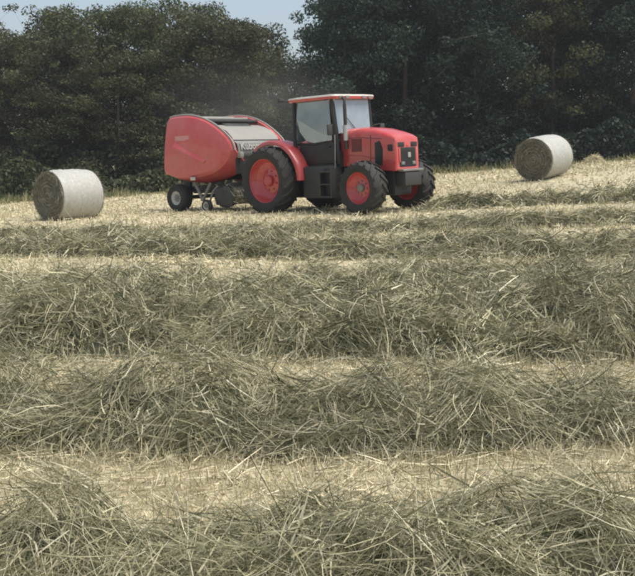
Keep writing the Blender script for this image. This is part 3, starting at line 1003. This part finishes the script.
v = MB(); v.rbox((1.52, -.45, 2.64), (.10, .07, .13), .02); v.build('interior_mirror', M['black'], tractor, True)
# inside the cab
v = MB(); v.rbox((1.02, 0, 1.52), (.50, .52, .16), .05); v.rbox((.80, 0, 1.90), (.16, .50, .70), .06); v.rbox((.82, 0, 2.32), (.10, .28, .18), .04); v.build('driver_seat', M['cloth'], tractor, True)
v = MB(); v.rbox((1.82, 0, 1.60), (.22, .42, .76), .05); v.tube([(1.74, 0, 1.92), (1.56, 0, 2.06)], .03); sc_ = v.build('steering_console', M['black'], tractor, True)
v = MB()
ringp = [Vector((1.55 + .09 * math.cos(a), .20 * math.sin(a), 2.07 + .17 * math.cos(a))) for a in np.linspace(0, 2 * PI, 21)]
v.tube(ringp, .014, 6); v.tube([ringp[5], ringp[15]], .012, 5); v.build('steering_wheel', M['black'], sc_, True)
# exhaust stack at the right front corner of the cab
v = MB(); v.tube([(2.20, -.50, 1.55), (2.20, -.50, 2.62)], .045, 12); v.tube([(2.20, -.50, 2.62), (2.20, -.50, 2.72), (2.15, -.52, 2.80)], .035, 10)
ex = v.build('exhaust', M['char'], tractor, True)
v = MB(); v.tube([(2.20, -.50, 1.75), (2.20, -.50, 2.12)], .065, 14); v.build('heat_shield', M['steel'], ex, True)
# fenders over the rear wheels
for s in (-1, 1):
    rings_o = []
    for k in range(15):
        a = math.radians(128 - k * 9.2)
        r1 = RR + .13
        cz = RR - SINK
        ring = []
        for (yy, dr) in ((.50, -.02), (.53, .02), (.98, .03), (1.03, -.005), (1.04, -.08), (1.025, -.08), (1.01, -.02), (.97, .0), (.54, -.01)):
            rr_ = r1 + dr
            xx = rr_ * math.cos(a) * 1.06
            ring.append((xx, s * yy, cz + rr_ * math.sin(a)))
        rings_o.append(ring)
    v = MB(); v.loft(rings_o); fo = v.build('rear_fender', M['red'], tractor, True, angle=40)
    v = MB(); v.rbox((-.66, s * .80, 1.62), (.06, .22, .10), .02); v.build('tail_light', M['amber'], fo, True)
# steps, and fuel tanks built deep to darken the space underneath
v = MB(); v.rbox((1.50, -.66, .76), (1.00, .46, .80), .08); v.build('fuel_tank', M['char'], tractor, True)
v = MB(); v.rbox((1.50, .66, .76), (1.00, .46, .80), .08); v.build('fuel_tank', M['char'], tractor, True)
for s in (-1, 1):
    v = MB()
    for zz in (.42, .72, 1.02): v.rbox((1.98, s * .98, zz), (.34, .20, .035), .01)
    for xx in (1.80, 2.16): v.box((xx, s * .98, .74), (.025, .18, .70))
    v.build('steps', M['char'], tractor)
    v = MB(); v.tube([(2.06, s * .78, 1.1), (2.10, s * .80, 1.5), (2.06, s * .74, 1.9)], .014, 6); v.build('grab_rail', M['grey'], tractor, True)
v = MB(); v.rbox((1.9, -.46, 1.30), (.26, .16, .42), .04); v.build('air_filter_housing', M['char'], tractor, True)
v = MB(); v.rbox((-.75, 0, .52), (.70, .16, .09), .02); v.build('hitch', M['char'], tractor, True)
for s in (-1, 1):
    v = MB(); v.tube([(-.4, s * .34, .66), (-1.02, s * .38, .62)], .035); v.build('lower_link', M['char'], tractor, True)
v = MB(); v.tube([(-.40, 0, 1.08), (-.85, 0, 1.0)], .03); v.build('top_link', M['char'], tractor, True)

# ================================================================== BALER
BX, BY, BYAW = -2.2, 28.2, math.radians(-40)
baler = empty('round_baler', terrain_frame(BX, BY, BYAW), 'red round baler with grey front cover hitched behind the tractor', 'baler')
OUT = [(-1.68, 2.39), (-1.60, 2.56), (-1.45, 2.65), (-.83, 2.67), (-.24, 2.56), (.29, 2.33), (.75, 2.00), (.92, 1.74), (.93, 1.36), (.76, 1.16), (.26, .92), (-.54, .78), (-1.18, .90), (-1.76, 1.08), (-1.87, 1.27), (-1.80, 1.89)]


def smooth_outline(pts, n=4):
    res = []; m = len(pts)
    for i in range(m):
        p0, p1, p2, p3 = [Vector((*pts[(i + k) % m], 0)) for k in (-1, 0, 1, 2)]
        for j in range(n):
            t = j / n
            q = .5 * ((2 * p1) + (-p0 + p2) * t + (2 * p0 - 5 * p1 + 4 * p2 - p3) * t * t + (-p0 + 3 * p1 - 3 * p2 + p3) * t ** 3)
            res.append((q.x, q.y))
    return res


SO = smooth_outline(OUT)
CXo, CZo = -.50, 1.70


def inset(f, dz=0, low=0.0):
    res = []
    for x, z in SO:
        g = f
        if z < 1.55 and x > -.9: g = f - low
        res.append((CXo + (x - CXo) * g, CZo + dz + (z - CZo) * g))
    return res


for s in (-1, 1):
    v = MB()
    rings = []
    for (f, yy, low, cut) in ((.985, .93, 0, .42), (1.0, .95, 0, .42), (1.0, 1.00, 0, .42), (.985, 1.055, .02, .38), (.945, 1.09, .14, .06), (.86, 1.112, .14, .01), (.6, 1.125, .05, 0), (.25, 1.13, 0, 0)):
        ring = []
        for x, z in SO:
            k = float(sst(1.70, 1.20, z)) * float(sst(-1.3, -.5, x))
            g = f - low * k
            ring.append((CXo + (x - CXo) * g, s * (yy - cut * k), CZo + (z - CZo) * g))
        rings.append(ring)
    v.loft(rings)
    pn = v.build('side_panel', M['red_panel'], baler, True, angle=20)
    # moulded ridge running down and forward, with a pale decal above it
    v = MB()
    v.loft([[(-1.36, s * 1.10, 1.84), (-1.26, s * 1.10, 1.99), (-.02, s * 1.10, 1.47), (-.14, s * 1.10, 1.33)], [(-1.31, s * 1.225, 1.80), (-1.27, s * 1.215, 1.85), (-.12, s * 1.165, 1.37), (-.16, s * 1.165, 1.35)]])
    v.build('moulded_ridge', M['red_panel'], pn)
    v = MB(); v.rbox((-.98, s * 1.123, 2.05), (.56, .012, .13), .004); v.build('decal', M['decal'], pn)
    v = MB(); v.rbox((-.62, s * 1.12, .93), (.20, .03, .09), .01); v.build('panel_latch', M['steel'], pn, True)
    v = MB()
    rim = [(x, s * 1.02, z) for x, z in inset(1.012)]
    k0 = min(range(len(rim)), key=lambda k: (rim[k][0] + 1.5) ** 2 + (rim[k][2] - 2.65) ** 2)
    k1 = min(range(len(rim)), key=lambda k: (rim[k][0] - .93) ** 2 + (rim[k][2] - 1.5) ** 2)
    v.tube(rim[k0:k1], .028, 7); v.build('edge_highlight', M['pale'], pn, True)  # pale tube paints a highlight along the panel's upper edge
# chamber inside
v = MB(); v.loft([[(x, -.50, z) for x, z in inset(.93)], [(x, .50, z) for x, z in inset(.93)]])
v.build('chamber', M['char'], baler, False)
# top cross beams and belts
for (x, z, r, mt) in ((-1.45, 2.60, .045, 'pale'), (-.95, 2.62, .035, 'pale'), (-.42, 2.56, .04, 'pale'), (-.05, 2.47, .05, 'black')):
    v = MB(); v.tube([(x, -.92, z), (x, .92, z)], r, 10); v.build('roller', M[mt], baler, True)
for k in range(5):
    v = MB(); y = -.72 + k * .36
    v.loft([[(-1.4, y - .14, 2.565), (-.9, y - .14, 2.58), (-.4, y - .14, 2.50), (-.02, y - .14, 2.40)], [(-1.4, y + .14, 2.565), (-.9, y + .14, 2.58), (-.4, y + .14, 2.50), (-.02, y + .14, 2.40)]], cap=False, closed=False)
    v.build('belt', M['black'], baler, True)
# curved front covers
def cover(name, prof, mat, th=.03, yw=.90):
    mb = MB()
    lo = [(x - th * .5, z - th * .8) for x, z in prof][::-1]
    ring = prof + lo
    mb.loft([[(x, -yw, z) for x, z in ring], [(x, yw, z) for x, z in ring]])
    return mb.build(name, mat, baler, True, angle=40)
cu = cover('upper_cover', [(.02, 2.36), (.30, 2.29), (.56, 2.17), (.74, 2.01), (.79, 1.93)], M['pale'])  # paler grey than the lower cover stands in for reflected sky
cl = cover('lower_cover', [(.80, 1.90), (.92, 1.83), (.955, 1.70), (.965, 1.56), (.93, 1.50)], M['grey'])
v = MB(); v.box((.88, 0, 1.25), (.10, 1.80, .45)); v.build('front_frame', M['black'], baler)
v = MB(); v.rbox((1.0, -.86, 1.52), (.12, .14, .16), .03); v.build('hose_box', M['pale'], baler, True)
# net roll box cap in front of the chamber
v = MB(); v.tube([(.62, -.86, 1.98), (.62, .86, 1.98)], .10, 12); v.build('net_roll', M['white'], baler, True)


def lettering(text, size, mat, parent, matrix, name='lettering', ex=.006):
    cu_ = bpy.data.curves.new(name, 'FONT'); cu_.body = text; cu_.size = size; cu_.extrude = ex; cu_.offset = size * .014
    cu_.align_x = 'CENTER'; cu_.align_y = 'CENTER'; cu_.resolution_u = 3
    tmp = bpy.data.objects.new(name, cu_); COL.objects.link(tmp)
    dg = bpy.context.evaluated_depsgraph_get(); dg.update()
    me = bpy.data.meshes.new_from_object(tmp.evaluated_get(dg))
    bpy.data.objects.remove(tmp); bpy.data.curves.remove(cu_)
    me.materials.clear(); me.materials.append(mat)
    o = link_mesh(name, me, parent); o.matrix_local = matrix
    return o


# text faces forward (+X), reads left to right for someone standing in front: its right is +Y
tm_ = Matrix(((0, 0, 1, .968), (1, 0, 0, -.42), (0, 1, 0, 1.745), (0, 0, 0, 1)))
tm_ = tm_ @ Matrix.Rotation(math.radians(-12), 4, 'X')
lettering('Kubota', .27, M['letter'], cl, tm_)
# wheels
for s in (-1, 1):
    make_wheel(baler, (-1.42, s * .93, .42 - .02), .42, .34, .20, 0, s, M['rim_white'], M['grey'], .05)
v = MB(); v.tube([(-1.42, -.8, .40), (-1.42, .8, .40)], .06, 10); v.rbox((-1.42, 0, .62), (.16, 1.4, .16), .02)
for s in (-1, 1): v.rbox((-1.35, s * .66, .72), (.30, .10, .60), .02)
v.build('axle', M['char'], baler, True)
# pickup with tines, guard and gauge wheels
v = MB(); v.tube([(.50, -.98, .40), (.50, .98, .40)], .21, 18); pk = v.build('pickup_reel', M['black'], baler, True)
v = MB()
for k in range(26):
    y = -.92 + k * .0736
    for a in (.4, 1.9, 3.5, 5.0):
        v.tube([(.50 + .2 * math.cos(a), y, .40 + .2 * math.sin(a)), (.50 + .33 * math.cos(a + .15), y, .40 + .33 * math.sin(a + .15))], .006, 4)
tagp(v.build('tines', M['steel'], pk), kind='stuff')
for s in (-1, 1):
    v = MB(); v.loft([[(.15, s * 1.0, .20), (.72, s * 1.0, .16), (.86, s * 1.0, .42), (.60, s * 1.0, .70), (.10, s * 1.0, .62)], [(.15, s * 1.04, .20), (.72, s * 1.04, .16), (.86, s * 1.04, .42), (.60, s * 1.04, .70), (.10, s * 1.04, .62)]])
    v.build('pickup_end_plate', M['char'], baler, False, .008)
    make_wheel(baler, (-.12, s * 1.12, .20 - .01), .20, .12, .11, 0, s, M['rim_white'], M['grey'], .02)
    v = MB(); v.tube([(-.12, s * 1.04, .20), (.02, s * 1.02, .55), (.20, s * .98, .72)], .03, 7); v.build('gauge_wheel_arm', M['grey'], baler, True)
    v = MB(); v.tube([(-.75, s * .94, .82), (-.42, s * .98, .32)], .045, 8); v.tube([(-.12, s * .94, .80), (-.42, s * .98, .32)], .045, 8); v.build('lift_strut', M['grey'], baler, True)
v = MB()
for k in range(17): v.tube([(.52, -.9 + k * .1125, .74), (.85, -.9 + k * .1125, .60), (.95, -.9 + k * .1125, .38)], .008, 4)
v.tube([(.52, -.95, .74), (.52, .95, .74)], .025, 7); v.build('crop_guard', M['grey'], baler, True)
v = MB(); v.rbox((-.25, 0, .62), (1.6, 1.5, .22), .03); v.build('lower_frame', M['black'], baler, True)
v = MB(); v.tube([(.7, -.5, .70), (1.42, -.04, .52)], .06, 8); v.tube([(.7, .5, .70), (1.42, .04, .52)], .06, 8); v.rbox((1.45, 0, .515), (.18, .14, .10), .02); v.build('drawbar', M['char'], baler, True)
v = MB(); v.tube([(.75, 0, .95), (1.55, 0, .80)], .055, 10); v.build('drive_shaft', M['amber'], baler, True)
v = MB(); v.tube([(1.12, .30, .42), (1.12, .30, .95)], .035, 8); v.box((1.12, .30, .40), (.16, .16, .02)); v.build('parking_jack', M['grey'], baler, True)
for k in range(3):
    v = MB(); v.tube([(.95, -.1 + .1 * k, 1.55), (1.2, -.08 + .08 * k, 1.25), (1.5, -.05 + .05 * k, 1.15), (1.72, -.05 + .05 * k, 1.2)], .016, 6); v.build('hydraulic_hose', M['black'], baler, True)
for s in (-1, 1):
    v = MB(); v.rbox((-1.90, s * .78, 1.12), (.06, .34, .12), .02); v.build('rear_light', M['amber'], baler, True)
v = MB(); v.rbox((-1.84, 0, 1.7), (.06, 1.7, .9), .03); v.build('tailgate_cover', M['red_panel'], baler, True)


def machine_hay():
    """hay caught round the pickup, on the frame and on top of the covers"""
    rng = np.random.default_rng(404)
    n = 2600
    y = rng.uniform(-.95, .95, n); w = rng.random(n)
    a = rng.uniform(-.6, 2.6, n)
    x = np.where(w < .6, .50 + .25 * np.cos(a), np.where(w < .8, rng.uniform(-.9, .5, n), rng.uniform(.9, 1.4, n)))
    z = np.where(w < .6, .40 + .25 * np.sin(a), np.where(w < .8, .74, .56)) + rng.normal(0, .02, n)
    y = np.where(w > .8, y * .18 * (1.5 - x) / .6 + np.where(y > 0, 1, -1) * (1.45 - x) * .6, y)
    t = rng.uniform(0, 2 * PI, n); d = np.stack([np.cos(t), np.sin(t), rng.normal(-.25, .4, n)], -1); d /= np.linalg.norm(d, axis=1)[:, None]
    V, Q = strand_arrays(np.stack([x, y, z], -1), d, rng.uniform(.05, .25, n), rng.uniform(.006, .014, n), rng.normal(0, .9, n), 3, rng)
    C = np.repeat(PAL_HAY[rng.choice(6, n, p=HAY_P)], 8, axis=0)
    o = link_mesh('caught_hay', np_mesh('caught_hay', V, Q, M['strand'], C), baler)
    tagp(o, kind='stuff')


machine_hay()

# ================================================================== AIR
def build_air():
    """dusty summer air over the whole field, and the thicker dust thrown up by the baler"""
    m, nt, out = new_mat('hazy_air')
    p = nt.nodes.new('ShaderNodeVolumePrincipled')
    p.inputs['Color'].default_value = (.86, .90, .92, 1); p.inputs['Density'].default_value = .0006; p.inputs['Anisotropy'].default_value = .2
    nt.links.new(p.outputs['Volume'], out.inputs['Volume'])
    v = MB(); v.box((0, 0, 10.0), (500, 500, 28.0))
    o = v.build('haze', m); tagp(o, 'thin pale haze in the air over the field', 'haze', kind='stuff')
    m, nt, out = new_mat('hay_dust')
    p = nt.nodes.new('ShaderNodeVolumePrincipled')
    p.inputs['Color'].default_value = (.80, .76, .66, 1)
    tc = nt.nodes.new('ShaderNodeTexCoord'); g = nt.nodes.new('ShaderNodeTexGradient'); g.gradient_type = 'SPHERICAL'
    nt.links.new(tc.outputs['Object'], g.inputs['Vector'])
    n = noise_node(nt, 2.2, 3, .6)
    r = ramp(nt, n.outputs['Fac'], [(.35, (.15, .15, .15)), (.7, (1, 1, 1))])
    k = nt.nodes.new('ShaderNodeMath'); k.operation = 'MULTIPLY'
    nt.links.new(g.outputs['Fac'], k.inputs[0]); nt.links.new(r.outputs['Color'], k.inputs[1])
    k2 = nt.nodes.new('ShaderNodeMath'); k2.operation = 'MULTIPLY'; k2.inputs[1].default_value = .16
    nt.links.new(k.outputs[0], k2.inputs[0]); nt.links.new(k2.outputs[0], p.inputs['Density'])
    nt.links.new(p.outputs['Volume'], out.inputs['Volume'])
    b = bmesh.new(); bmesh.ops.create_icosphere(b, subdivisions=3, radius=1.0)
    me = bpy.data.meshes.new('dust_cloud'); b.to_mesh(me); b.free(); me.materials.append(m)
    o = link_mesh('dust_cloud', me); o.location = (-1.7, 29.6, 2.9); o.scale = (3.4, 1.6, 1.7)
    tagp(o, 'faint cloud of hay dust hanging above and behind the baler', 'dust', kind='stuff')


build_air()
